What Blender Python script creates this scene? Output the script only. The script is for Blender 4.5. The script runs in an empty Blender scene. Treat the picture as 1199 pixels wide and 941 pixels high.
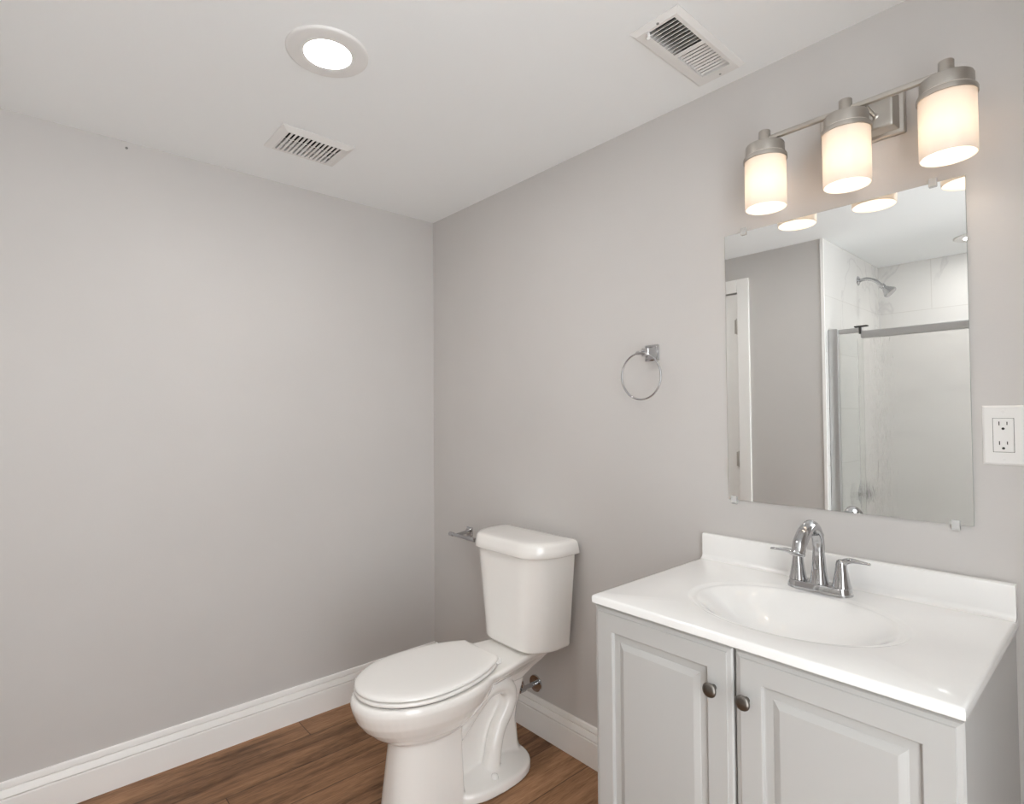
import bpy, bmesh, math, random
from mathutils import Vector, Matrix

# ------------------------------------------------------------------ camera, world, exposure
S = bpy.context.scene
COL = S.collection
PI = math.pi
cam_d = bpy.data.cameras.new('camera')
cam_d.sensor_fit = 'HORIZONTAL'; cam_d.sensor_width = 36.0; cam_d.lens = 19.549
cam_d.clip_start = 0.02
cam = bpy.data.objects.new('camera', cam_d); COL.objects.link(cam)
_f = Vector((-0.7480, 0.6632, 0.0241)).normalized()
_r = Vector((0.6633, 0.7484, -0.0066)); _r = (_r - _f * _r.dot(_f)).normalized()
_u = _r.cross(_f)
cam.matrix_world = Matrix(((_r.x, _u.x, -_f.x, 2.4196), (_r.y, _u.y, -_f.y, -1.6041), (_r.z, _u.z, -_f.z, 1.2967), (0, 0, 0, 1)))
S.camera = cam
W = bpy.data.worlds.new('world'); S.world = W; W.use_nodes = True
_nt = W.node_tree; _bg = _nt.nodes['Background']
_bg.inputs[0].default_value = (0.945, 0.98, 1.0, 1)
_tc = _nt.nodes.new('ShaderNodeTexCoord'); _sx = _nt.nodes.new('ShaderNodeSeparateXYZ'); _mr = _nt.nodes.new('ShaderNodeMapRange')
_nt.links.new(_tc.outputs['Generated'], _sx.inputs[0]); _nt.links.new(_sx.outputs['Z'], _mr.inputs['Value'])
_mr.inputs['From Min'].default_value = -0.5; _mr.inputs['From Max'].default_value = 0.4
_mr.inputs['To Min'].default_value = 3.8; _mr.inputs['To Max'].default_value = 3.2
_nt.links.new(_mr.outputs[0], _bg.inputs[1])
S.view_settings.view_transform = 'Standard'; S.view_settings.look = 'None'
S.view_settings.gamma = 1.0; S.view_settings.use_curve_mapping = False
S.view_settings.exposure = 0.74
S.cycles.max_bounces = 16; S.cycles.diffuse_bounces = 10; S.cycles.transmission_bounces = 10
S.cycles.use_denoising = True
S.cycles.sample_clamp_indirect = 6.0

SHOWER_LIGHT_STRENGTH = 58.0
DOWNLIGHT_STRENGTH = 90.0       # emission of the recessed lamp lenses
SHADE_STRENGTH = 0.03            # glow of the frosted vanity shades
BULB_WATTS = 0.27                # each bulb in the vanity light
DOWN_COL = (1.0, 0.98, 0.955)
WARM_COL = (1.0, 0.89, 0.76)

H = 2.30          # ceiling
YF = -1.842       # wall facing the mirror
XS = 1.240        # left side of the shower recess
YS = -2.853       # back of the shower recess
XR = 2.78         # wall to the right of the camera

# ------------------------------------------------------------------ materials
def newmat(name):
    m = bpy.data.materials.new(name); m.use_nodes = True
    nt = m.node_tree
    return m, nt, nt.nodes['Principled BSDF']

def N(nt, kind, **kw):
    n = nt.nodes.new(kind)
    for k, v in kw.items(): setattr(n, k, v)
    return n

def mat(name, col, rough=0.5, metal=0.0, bump=None, aniso=None, coat=0.0, mottle=None, spec=0.5):
    m, nt, b = newmat(name)
    b.inputs['Base Color'].default_value = (*col, 1)
    b.inputs['Roughness'].default_value = rough
    b.inputs['Metallic'].default_value = metal
    b.inputs['Coat Weight'].default_value = coat
    b.inputs['Coat Roughness'].default_value = 0.05
    b.inputs['Specular IOR Level'].default_value = spec
    tc = N(nt, 'ShaderNodeTexCoord')
    if bump:
        sc, st = bump
        t = N(nt, 'ShaderNodeTexNoise'); t.inputs['Scale'].default_value = sc; t.inputs['Detail'].default_value = 3
        mp = N(nt, 'ShaderNodeMapping')
        if aniso: mp.inputs['Scale'].default_value = aniso
        nt.links.new(tc.outputs['Object'], mp.inputs['Vector']); nt.links.new(mp.outputs['Vector'], t.inputs['Vector'])
        bp = N(nt, 'ShaderNodeBump'); bp.inputs['Strength'].default_value = st; bp.inputs['Distance'].default_value = 0.002
        nt.links.new(t.outputs['Fac'], bp.inputs['Height']); nt.links.new(bp.outputs['Normal'], b.inputs['Normal'])
    if mottle:
        sc, amt = mottle
        t = N(nt, 'ShaderNodeTexNoise'); t.inputs['Scale'].default_value = sc; t.inputs['Detail'].default_value = 4
        nt.links.new(tc.outputs['Object'], t.inputs['Vector'])
        r = N(nt, 'ShaderNodeValToRGB')
        r.color_ramp.elements[0].position = 0.35; r.color_ramp.elements[1].position = 0.65
        r.color_ramp.elements[0].color = (*[c * (1 - amt) for c in col], 1)
        r.color_ramp.elements[1].color = (*[min(1, c * (1 + amt)) for c in col], 1)
        nt.links.new(t.outputs['Fac'], r.inputs['Fac']); nt.links.new(r.outputs['Color'], b.inputs['Base Color'])
    return m

M = {}
M['wall'] = mat('warm_grey_wall_paint', (0.580, 0.558, 0.541), 0.62, bump=(160, 0.08), mottle=(2.5, 0.012))
M['ceiling'] = mat('ceiling_paint', (0.885, 0.895, 0.895), 0.8, bump=(120, 0.08))
M['trim'] = mat('white_trim_paint', (0.90, 0.885, 0.865), 0.35, bump=(60, 0.02))
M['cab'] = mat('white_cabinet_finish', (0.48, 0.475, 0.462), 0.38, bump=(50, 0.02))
M['marble'] = mat('cultured_marble', (0.88, 0.875, 0.862), 0.16, coat=0.4, mottle=(3.0, 0.02))
M['porcelain'] = mat('porcelain', (0.89, 0.87, 0.84), 0.10, coat=0.6, bump=(9, 0.015))
M['seat'] = mat('seat_plastic', (0.88, 0.862, 0.835), 0.2, bump=(14, 0.01))
M['chrome'] = mat('chrome', (0.52, 0.52, 0.53), 0.07, 1.0, bump=(30, 0.004))
M['nickel'] = mat('brushed_nickel', (0.54, 0.51, 0.47), 0.34, 1.0, bump=(90, 0.10), aniso=(1, 1, 14))
M['nickel_bar'] = mat('brushed_nickel_bar', (0.54, 0.51, 0.47), 0.32, 1.0, bump=(90, 0.08), aniso=(0.1, 10, 10))
M['pewter'] = mat('dark_pewter', (0.17, 0.155, 0.14), 0.32, 1.0, bump=(60, 0.05))
M['white_metal'] = mat('white_enamel_metal', (0.78, 0.765, 0.745), 0.4, bump=(70, 0.02))
M['duct'] = mat('dark_duct_metal', (0.022, 0.021, 0.020), 0.7, 0.0, mottle=(12, 0.3))
M['damper'] = mat('damper_metal', (0.30, 0.295, 0.285), 0.45, 0.6, bump=(40, 0.03))
M['plastic'] = mat('white_plastic', (0.80, 0.79, 0.77), 0.3, bump=(40, 0.01))
M['slot'] = mat('dark_slot', (0.03, 0.028, 0.026), 0.7, mottle=(20, 0.2))
M['nail'] = mat('grey_nail', (0.22, 0.21, 0.20), 0.4, 0.8, bump=(30, 0.03))
M['alu'] = mat('satin_aluminium', (0.60, 0.60, 0.60), 0.28, 1.0, bump=(60, 0.04), aniso=(1, 1, 0.1))
M['tub'] = mat('tub_enamel', (0.86, 0.85, 0.83), 0.12, bump=(10, 0.01))
M['seam'] = mat('dark_rubber_gap', (0.10, 0.095, 0.09), 0.6, bump=(40, 0.02))

def floor_material():
    m, nt, b = newmat('brown_plank_floor'); L = nt.links.new
    tc = N(nt, 'ShaderNodeTexCoord'); sp = N(nt, 'ShaderNodeSeparateXYZ'); L(tc.outputs['Object'], sp.inputs[0])
    def mth(op, a, bb=None):
        n = N(nt, 'ShaderNodeMath', operation=op)
        for i, v in enumerate((a, bb)):
            if v is None: continue
            if isinstance(v, (int, float)): n.inputs[i].default_value = v
            else: L(v, n.inputs[i])
        return n.outputs[0]
    u = mth('DIVIDE', mth('ADD', sp.outputs['X'], 0.03), 0.178)
    row = mth('FLOOR', u)
    wn = N(nt, 'ShaderNodeTexWhiteNoise', noise_dimensions='1D'); L(row, wn.inputs['W'])
    v = mth('ADD', mth('DIVIDE', sp.outputs['Y'], 1.2), wn.outputs['Value'])
    colm = mth('FLOOR', v)
    cid = N(nt, 'ShaderNodeCombineXYZ'); L(row, cid.inputs[0]); L(colm, cid.inputs[1])
    wn2 = N(nt, 'ShaderNodeTexWhiteNoise', noise_dimensions='3D'); L(cid.outputs[0], wn2.inputs['Vector'])
    gv = N(nt, 'ShaderNodeCombineXYZ')
    L(mth('MULTIPLY', sp.outputs['X'], 26.0), gv.inputs[0]); L(mth('MULTIPLY', sp.outputs['Y'], 2.4), gv.inputs[1])
    L(mth('MULTIPLY', wn2.outputs['Value'], 37.0), gv.inputs[2])
    g = N(nt, 'ShaderNodeTexNoise'); g.inputs['Scale'].default_value = 1.0; g.inputs['Detail'].default_value = 7; g.inputs['Roughness'].default_value = 0.62
    g.inputs['Distortion'].default_value = 0.5
    L(gv.outputs[0], g.inputs['Vector'])
    gv2 = N(nt, 'ShaderNodeCombineXYZ')
    L(mth('MULTIPLY', sp.outputs['X'], 260.0), gv2.inputs[0]); L(mth('MULTIPLY', sp.outputs['Y'], 22.0), gv2.inputs[1])
    g2 = N(nt, 'ShaderNodeTexNoise'); g2.inputs['Scale'].default_value = 1.0; g2.inputs['Detail'].default_value = 3
    L(gv2.outputs[0], g2.inputs['Vector'])
    fac = mth('ADD', mth('ADD', mth('MULTIPLY', g.outputs['Fac'], 0.85), mth('MULTIPLY', g2.outputs['Fac'], 0.34)), mth('MULTIPLY', mth('SUBTRACT', wn2.outputs['Value'], 0.6), 0.20))
    ramp = N(nt, 'ShaderNodeValToRGB'); L(fac, ramp.inputs['Fac'])
    e = ramp.color_ramp.elements
    e[0].position = 0.36; e[0].color = (0.110, 0.052, 0.024, 1)
    e[1].position = 0.78; e[1].color = (0.47, 0.265, 0.145, 1)
    k = e.new(0.56); k.color = (0.29, 0.152, 0.078, 1)
    fu = mth('FRACT', u); fv = mth('FRACT', v)
    edge = mth('MINIMUM', mth('MINIMUM', fu, mth('SUBTRACT', 1.0, fu)), mth('MULTIPLY', mth('MINIMUM', fv, mth('SUBTRACT', 1.0, fv)), 6.7))
    gap = N(nt, 'ShaderNodeMapRange'); L(edge, gap.inputs['Value']); gap.inputs['From Min'].default_value = 0.0; gap.inputs['From Max'].default_value = 0.014
    mix = N(nt, 'ShaderNodeMix', data_type='RGBA'); L(gap.outputs[0], mix.inputs['Factor'])
    mix.inputs['A'].default_value = (0.035, 0.02, 0.013, 1); L(ramp.outputs['Color'], mix.inputs['B'])
    L(mix.outputs['Result'], b.inputs['Base Color'])
    b.inputs['Roughness'].default_value = 0.5; b.inputs['Specular IOR Level'].default_value = 0.3
    bp = N(nt, 'ShaderNodeBump'); bp.inputs['Strength'].default_value = 0.25; bp.inputs['Distance'].default_value = 0.001
    L(mth('ADD', g2.outputs['Fac'], gap.outputs[0]), bp.inputs['Height']); L(bp.outputs['Normal'], b.inputs['Normal'])
    return m
M['floor'] = floor_material()

def tile_material(name, axes, off):
    """pale marble wall tile; axes = which object axis runs along the row"""
    m, nt, b = newmat(name); L = nt.links.new
    tc = N(nt, 'ShaderNodeTexCoord'); sp = N(nt, 'ShaderNodeSeparateXYZ'); L(tc.outputs['Object'], sp.inputs[0])
    cb = N(nt, 'ShaderNodeCombineXYZ'); L(sp.outputs[axes], cb.inputs[0]); L(sp.outputs['Z'], cb.inputs[1])
    mp = N(nt, 'ShaderNodeMapping'); mp.inputs['Location'].default_value = (off, -0.024, 0); L(cb.outputs[0], mp.inputs['Vector'])
    br = N(nt, 'ShaderNodeTexBrick'); L(mp.outputs[0], br.inputs['Vector'])
    br.inputs['Scale'].default_value = 1.0; br.inputs['Brick Width'].default_value = 0.65; br.inputs['Row Height'].default_value = 0.325
    br.inputs['Mortar Size'].default_value = 0.0022; br.inputs['Mortar Smooth'].default_value = 0.1
    br.inputs['Color1'].default_value = (1, 1, 1, 1); br.inputs['Color2'].default_value = (0.96, 0.96, 0.96, 1)
    br.inputs['Mortar'].default_value = (0.86, 0.85, 0.84, 1)
    # grey veins
    rot = N(nt, 'ShaderNodeMapping'); rot.inputs['Rotation'].default_value = (0.5, 0.9, 0.7); L(tc.outputs['Object'], rot.inputs['Vector'])
    n1 = N(nt, 'ShaderNodeTexNoise'); n1.inputs['Scale'].default_value = 1.6; n1.inputs['Detail'].default_value = 6; n1.inputs['Distortion'].default_value = 0.8
    L(rot.outputs[0], n1.inputs['Vector'])
    a = N(nt, 'ShaderNodeMath', operation='SUBTRACT'); L(n1.outputs['Fac'], a.inputs[0]); a.inputs[1].default_value = 0.5
    ab = N(nt, 'ShaderNodeMath', operation='ABSOLUTE'); L(a.outputs[0], ab.inputs[0])
    rp = N(nt, 'ShaderNodeValToRGB'); L(ab.outputs[0], rp.inputs['Fac'])
    rp.color_ramp.elements[0].position = 0.0; rp.color_ramp.elements[0].color = (0.665, 0.65, 0.64, 1)
    rp.color_ramp.elements[1].position = 0.016; rp.color_ramp.elements[1].color = (0.76, 0.745, 0.725, 1)
    mx = N(nt, 'ShaderNodeMix', data_type='RGBA', blend_type='MULTIPLY'); mx.inputs['Factor'].default_value = 1
    L(rp.outputs['Color'], mx.inputs['A']); L(br.outputs['Color'], mx.inputs['B'])
    L(mx.outputs['Result'], b.inputs['Base Color'])
    b.inputs['Roughness'].default_value = 0.22
    return m
M['tile_x'] = tile_material('pale_marble_tile_back', 'X', 0.088)
M['tile_y'] = tile_material('pale_marble_tile_side', 'Y', 0.15)

def emit_material(name, col, strength):
    m, nt, b = newmat(name)
    b.inputs['Base Color'].default_value = (0.8, 0.8, 0.8, 1)
    b.inputs['Emission Color'].default_value = (*col, 1); b.inputs['Emission Strength'].default_value = strength
    return m
M['lens'] = emit_material('lit_lens', DOWN_COL, DOWNLIGHT_STRENGTH)
M['shower_lens'] = emit_material('lit_shower_lens', DOWN_COL, SHOWER_LIGHT_STRENGTH)
M['bulb'] = emit_material('lit_bulb', (1.0, 0.87, 0.72), 0.7)

def shade_material():
    m, nt, b = newmat('frosted_glass_shade'); L = nt.links.new
    out = nt.nodes['Material Output']
    b.inputs['Base Color'].default_value = (0.86, 0.81, 0.75, 1); b.inputs['Roughness'].default_value = 0.3
    b.inputs['Emission Color'].default_value = (1.0, 0.86, 0.72, 1); b.inputs['Emission Strength'].default_value = SHADE_STRENGTH
    tr = N(nt, 'ShaderNodeBsdfTranslucent'); tr.inputs['Color'].default_value = (1.0, 0.93, 0.85, 1)
    n = N(nt, 'ShaderNodeTexNoise'); n.inputs['Scale'].default_value = 40
    bp = N(nt, 'ShaderNodeBump'); bp.inputs['Strength'].default_value = 0.03; L(n.outputs['Fac'], bp.inputs['Height']); L(bp.outputs['Normal'], b.inputs['Normal'])
    mx = N(nt, 'ShaderNodeMixShader'); mx.inputs[0].default_value = 0.27
    L(b.outputs[0], mx.inputs[1]); L(tr.outputs[0], mx.inputs[2]); L(mx.outputs[0], out.inputs['Surface'])
    return m
M['shade'] = shade_material()

def glass_material(name, rough, ior, tint, rain=False):
    m, nt, b = newmat(name); L = nt.links.new
    b.inputs['Base Color'].default_value = (*tint, 1); b.inputs['Roughness'].default_value = rough
    b.inputs['IOR'].default_value = ior; b.inputs['Transmission Weight'].default_value = 1.0
    if rain:
        tc = N(nt, 'ShaderNodeTexCoord'); mp = N(nt, 'ShaderNodeMapping'); mp.inputs['Scale'].default_value = (1, 1, 0.18)
        n = N(nt, 'ShaderNodeTexNoise'); n.inputs['Scale'].default_value = 150; n.inputs['Detail'].default_value = 2
        bp = N(nt, 'ShaderNodeBump'); bp.inputs['Strength'].default_value = 0.6; bp.inputs['Distance'].default_value = 0.004
        L(tc.outputs['Object'], mp.inputs['Vector']); L(mp.outputs[0], n.inputs['Vector']); L(n.outputs['Fac'], bp.inputs['Height']); L(bp.outputs['Normal'], b.inputs['Normal'])
    out = nt.nodes['Material Output']
    tp = N(nt, 'ShaderNodeBsdfTransparent'); tp.inputs['Color'].default_value = (0.95, 0.95, 0.945, 1)
    mx = N(nt, 'ShaderNodeMixShader'); mx.inputs[0].default_value = 0.12 if rain else 0.5
    L(b.outputs[0], mx.inputs[1]); L(tp.outputs[0], mx.inputs[2]); L(mx.outputs[0], out.inputs['Surface'])
    return m
M['rain'] = glass_material('rain_glass', 0.18, 1.25, (0.985, 0.975, 0.965), True)
M['clear'] = glass_material('clear_glass', 0.02, 1.45, (0.95, 0.98, 0.965))
M['clip'] = mat('clear_plastic', (0.88, 0.88, 0.87), 0.15, bump=(40, 0.01)); M['clip'].node_tree.nodes['Principled BSDF'].inputs['Transmission Weight'].default_value = 0.45
M['mirror'] = mat('silvered_mirror', (0.90, 0.915, 0.91), 0.0, 1.0)
M['mirror_edge'] = mat('green_glass_edge', (0.50, 0.56, 0.53), 0.15, bump=(30, 0.01))

# ------------------------------------------------------------------ helpers
def obj(name, bm, m=None, parent=None, smooth=False, angle=40):
    me = bpy.data.meshes.new(name)
    bmesh.ops.recalc_face_normals(bm, faces=bm.faces[:])
    bm.to_mesh(me); bm.free()
    o = bpy.data.objects.new(name, me); COL.objects.link(o)
    if m is not None:
        for mm in (m if isinstance(m, (list, tuple)) else [m]): me.materials.append(mm)
    if smooth:
        me.polygons.foreach_set('use_smooth', [True] * len(me.polygons))
        try: me.set_sharp_from_angle(angle=math.radians(angle))
        except Exception: pass
    if parent is not None:
        o.parent = parent
        o.matrix_parent_inverse = Matrix.Translation(parent.location).inverted() if parent.type == 'EMPTY' else Matrix()
        if parent.type != 'EMPTY' and parent.parent is not None and parent.parent.type == 'EMPTY':
            o.matrix_parent_inverse = Matrix()
    return o

def thing(name, label, cat, loc, group=None):
    o = bpy.data.objects.new(name, None); COL.objects.link(o)
    o.location = loc; o.empty_display_size = 0.05
    tag(o, label, cat, group)
    return o

def tag(o, label, cat, group=None):
    o['label'] = label; o['category'] = cat
    if group: o['group'] = group
    return o

def struct(name, bm, m, label=None, smooth=False):
    o = obj(name, bm, m, smooth=smooth); o['kind'] = 'structure'
    if label: o['label'] = label
    return o

def BM(): return bmesh.new()

def add_box(bm, x0, x1, y0, y1, z0, z1, bev=0.0, seg=2):
    r = bmesh.ops.create_cube(bm, size=1)
    vs = r['verts']
    for v in vs:
        v.co = Vector(((x0 + x1) / 2 + v.co.x * (x1 - x0), (y0 + y1) / 2 + v.co.y * (y1 - y0), (z0 + z1) / 2 + v.co.z * (z1 - z0)))
    if bev > 0:
        es = list({e for v in vs for e in v.link_edges})
        r2 = bmesh.ops.bevel(bm, geom=es, offset=bev, segments=seg, affect='EDGES', profile=0.5)
    return vs

def box(x0, x1, y0, y1, z0, z1, bev=0.0, seg=2):
    bm = BM(); add_box(bm, x0, x1, y0, y1, z0, z1, bev, seg); return bm

def add_loft(bm, rings, cap0=True, cap1=True, closed=True):
    vr = [[bm.verts.new(c) for c in ring] for ring in rings]
    n = len(vr[0])
    for a, b in zip(vr, vr[1:]):
        for i in range(n if closed else n - 1):
            j = (i + 1) % n
            try: bm.faces.new((a[i], a[j], b[j], b[i]))
            except ValueError: pass
    if cap0: bm.faces.new(list(reversed(vr[0])))
    if cap1: bm.faces.new(vr[-1])
    return vr

def frame_for(d):
    d = Vector(d).normalized()
    h = Vector((0, 0, 1)) if abs(d.z) < 0.9 else Vector((1, 0, 0))
    a = d.cross(h).normalized(); b = a.cross(d).normalized()
    return a, b

def add_lathe(bm, origin, axis, prof, n=32, cap=True):
    """prof: list of (radius, distance along the axis)"""
    o = Vector(origin); ax = Vector(axis).normalized(); a, b = frame_for(ax)
    rings = []
    for r, t in prof:
        rings.append([o + ax * t + (a * math.cos(2 * PI * i / n) + b * math.sin(2 * PI * i / n)) * max(r, 1e-5) for i in range(n)])
    add_loft(bm, rings, cap, cap)

def lathe(origin, axis, prof, n=32, cap=True):
    bm = BM(); add_lathe(bm, origin, axis, prof, n, cap); return bm

def smooth_path(pts, sub=6):
    P = [Vector(p) for p in pts]; out = []
    for i in range(len(P) - 1):
        p0 = P[max(i - 1, 0)]; p1 = P[i]; p2 = P[i + 1]; p3 = P[min(i + 2, len(P) - 1)]
        for k in range(sub):
            t = k / sub
            out.append(0.5 * ((2 * p1) + (-p0 + p2) * t + (2 * p0 - 5 * p1 + 4 * p2 - p3) * t * t + (-p0 + 3 * p1 - 3 * p2 + p3) * t ** 3))
    out.append(P[-1]); return out

def add_tube(bm, path, rad, n=16, cap=True, flat=1.0, cyc=False):
    P = [Vector(p) for p in path]; m = len(P)
    R = rad if isinstance(rad, (list, tuple)) else [rad] * m
    if len(R) != m:
        R = [R[0] + 0 for _ in P] if len(R) == 1 else [R[min(int(i / (m - 1) * (len(R) - 1)), len(R) - 2)] * (1 - (i / (m - 1) * (len(R) - 1) - min(int(i / (m - 1) * (len(R) - 1)), len(R) - 2))) + R[min(int(i / (m - 1) * (len(R) - 1)), len(R) - 2) + 1] * (i / (m - 1) * (len(R) - 1) - min(int(i / (m - 1) * (len(R) - 1)), len(R) - 2)) for i in range(m)]
    rings = []; prev = None
    for i in range(m):
        if cyc: d = (P[(i + 1) % m] - P[i - 1]).normalized()
        else: d = (P[min(i + 1, m - 1)] - P[max(i - 1, 0)]).normalized()
        if prev is None: a, b = frame_for(d)
        else:
            a = (prev - d * prev.dot(d)).normalized(); b = a.cross(d).normalized()
        prev = a
        rings.append([P[i] + (a * math.cos(2 * PI * k / n) + b * math.sin(2 * PI * k / n) * flat) * R[i] for k in range(n)])
    if cyc:
        rings.append(rings[0])
        vr = [[bm.verts.new(c) for c in ring] for ring in rings[:-1]]; vr.append(vr[0])
        for A, B in zip(vr, vr[1:]):
            for i in range(n): bm.faces.new((A[i], A[(i + 1) % n], B[(i + 1) % n], B[i]))
    else: add_loft(bm, rings, cap, cap)

def add_profile(bm, prof, start, end, inward):
    """sweep a wall profile of (depth, height) along start->end; depth goes along inward"""
    s, e, q = Vector(start), Vector(end), Vector(inward)
    add_loft(bm, [[p0 + q * d + Vector((0, 0, z)) for d, z in prof] for p0 in (s, e)])

# ------------------------------------------------------------------ the room
def quad_sheet(xs, ys, z0, z1, holes):
    bm = BM()
    for i in range(len(xs) - 1):
        for j in range(len(ys) - 1):
            cx, cy = (xs[i] + xs[i + 1]) / 2, (ys[j] + ys[j + 1]) / 2
            if any(a < cx < b and c < cy < d for a, b, c, d in holes): continue
            add_box(bm, xs[i], xs[i + 1], ys[j], ys[j + 1], z0, z1)
    bmesh.ops.remove_doubles(bm, verts=bm.verts[:], dist=1e-5)
    seen = {}
    for f in bm.faces[:]:
        k = tuple(sorted(v.index for v in f.verts))
        seen.setdefault(k, []).append(f)
    bm.verts.index_update()
    seen = {}
    for f in bm.faces[:]: seen.setdefault(tuple(sorted(v.index for v in f.verts)), []).append(f)
    dead = [f for fs in seen.values() if len(fs) > 1 for f in fs]
    bmesh.ops.delete(bm, geom=dead, context='FACES')
    return bm

struct('floor', box(-0.1, XR + 0.1, YS - 0.1, 0.1, -0.10, 0.0), M['floor'], 'brown wood-look plank floor')
LV = (1.582, 1.690, -0.405, -0.090)     # duct opening of the long register by the mirror wall
SV = (0.322, 0.482, -0.915, -0.712)     # duct opening of the short grille
DL = [(0.958, -0.978), (1.83, -2.475)]
struct('ceiling', quad_sheet([-0.1, SV[0], SV[1], LV[0], LV[1], XR + 0.1], [YS - 0.1, SV[2], SV[3], LV[2], LV[3], 0.1], H, H + 0.12, [SV, LV]), M['ceiling'], 'flat white ceiling')
struct('wall_left', box(-0.1, 0.0, YF - 0.1, 0.1, 0.0, H), M['wall'], 'plain warm grey wall on the left')
struct('wall_back', box(0.0, XR, 0.0, 0.1, 0.0, H), M['wall'], 'warm grey wall carrying the mirror and vanity')
bm = BM()                                 # unseen wall beside the camera; wide opening added to let in world fill light
add_box(bm, XR, XR + 0.1, YS - 0.1, YF + 0.04, 0, H); add_box(bm, XR, XR + 0.1, -0.98, 0.1, 0, H)
struct('wall_right', bm, M['wall'])
# the wall with the door, seen in the mirror (opening for the door)
DX0, DX1, DZ = 0.065, 0.735, 2.075
bm = BM()
add_box(bm, -0.0, DX0, YF - 0.10, YF, 0, H); add_box(bm, DX1, XS - 0.012, YF - 0.10, YF, 0, H); add_box(bm, DX0, DX1, YF - 0.10, YF, DZ, H)
struct('wall_front', bm, M['wall'], 'warm grey wall facing the mirror')
struct('wall_shower_left', box(XS - 0.012, XS, YS, YF + 0.004, 0, H), M['tile_y'], 'pale marble tile on the shower side wall')
struct('wall_shower_back', box(XS, XR, YS - 0.1, YS, 0, H), M['tile_x'], 'pale marble tile on the long shower wall')
struct('wall_shower_right', box(XR - 0.012, XR, YS, YF - 0.02, 0, H), M['tile_y'])
struct('trim_1', box(XS - 0.016, XS + 0.001, YF - 0.004, YF + 0.006, 0, H, 0.001), M['trim'], 'white edge strip at the corner of the shower tile')

BBP = [(0, 0), (0.016, 0), (0.016, 0.0915), (0.0150, 0.0940), (0.0130, 0.0944), (0.0060, 0.0947), (0.0060, 0.0992), (0.0142, 0.0996), (0.0142, 0.1010), (0.0085, 0.1215), (0.0030, 0.1220),
       (0.0030, 0.1266), (0.0086, 0.1270), (0.0088, 0.1300), (0.0070, 0.1425), (0.0040, 0.1452), (0, 0.1455)]
def baseboard(name, s, e, q, label=None):
    bm = BM(); add_profile(bm, BBP, s, e, q); return struct(name, bm, M['trim'], label)
baseboard('baseboard_left', (0.0, YF, 0), (0.0, 0.0, 0), (1, 0, 0), 'tall white moulded baseboard along the left wall')
baseboard('baseboard_back', (0.016, 0.0, 0), (1.523, 0.0, 0), (0, -1, 0), 'tall white moulded baseboard behind the toilet')
baseboard('baseboard_right', (XR, -0.98, 0), (XR, 0.0, 0), (-1, 0, 0))
baseboard('baseboard_front', (0.806, YF, 0), (XS - 0.02, YF, 0), (0, 1, 0))

# door 1 with its casing (in the mirror)
bm = BM()
def casing_board(bm, x0, x1, z0, z1):
    add_box(bm, x0, x1, YF - 0.002, YF + 0.014, z0, z1, 0.004)
casing_board(bm, DX1 - 0.004, DX1 + 0.071, 0, DZ + 0.079)
casing_board(bm, 0.002, DX0 + 0.004, 0, DZ + 0.079)
casing_board(bm, DX0 + 0.004, DX1 - 0.004, DZ - 0.004, DZ + 0.079)
struct('trim_2', bm, M['trim'], 'white casing round the door seen in the mirror')
door = struct('door_1', box(DX0 + 0.004, DX1 - 0.009, YF - 0.045, YF - 0.006, 0.008, DZ - 0.010, 0.002), M['trim'], 'white door seen at the left edge of the mirror')
def door_panels():
    bm = BM()
    for z0, z1 in ((0.16, 0.78), (0.90, 1.92)):
        for x0, x1 in ((DX0 + 0.10, 0.37), (0.44, DX1 - 0.13)):
            add_box(bm, x0, x1, YF - 0.008, YF - 0.001, z0, z1, 0.006)
    return bm
dp = obj('raised_panel', door_panels(), M['trim'], door)
for z in (1.855, 1.010, 0.22):
    bm = BM()
    add_lathe(bm, (DX1 - 0.010, YF + 0.003, z - 0.045), (0, 0, 1), [(0.002, -0.006), (0.005, -0.003), (0.0065, 0), (0.0065, 0.090), (0.005, 0.093), (0.002, 0.096)], 12)
    add_box(bm, DX1 - 0.030, DX1 - 0.010, YF - 0.007, YF - 0.004, z - 0.045, z + 0.045)
    obj('hinge', bm, M['nickel'], door, True)
bm = BM(); add_box(bm, DX0 - 0.002, DX0 + 0.002, YF - 0.1, YF - 0.004, 0, DZ); add_box(bm, DX1 - 0.002, DX1 + 0.002, YF - 0.1, YF - 0.004, 0, DZ); add_box(bm, DX0, DX1, YF - 0.1, YF - 0.004, DZ - 0.002, DZ + 0.002)
struct('trim_3', bm, M['trim'])
struct('wall_hall', box(-0.1, XS - 0.012, YF - 0.16, YF - 0.11, 0, H), M['wall'])

# ------------------------------------------------------------------ recessed lights
def recessed_light(x, y, label, lens):
    t = thing('recessed_light', label, 'ceiling light', (x, y, H), 'recessed ceiling lights')
    obj('trim_ring', lathe((x, y, H), (0, 0, -1), [(0.109, 0.0), (0.1085, 0.004), (0.106, 0.0065), (0.102, 0.0072), (0.066, 0.0078), (0.0625, 0.0072), (0.0620, 0.0012)], 72, False), M['white_metal'], t, True)
    obj('lens', lathe((x, y, H), (0, 0, -1), [(0.0619, 0.0012), (0.0617, 0.0040), (0.057, 0.0052), (0.03, 0.0056), (0.0001, 0.0058)], 64, False), M[lens], t, True)
recessed_light(*DL[0], 'round white recessed light glowing in the ceiling above the toilet area', 'lens')
recessed_light(*DL[1], 'round recessed light over the shower, half visible in the mirror', 'shower_lens')

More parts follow.
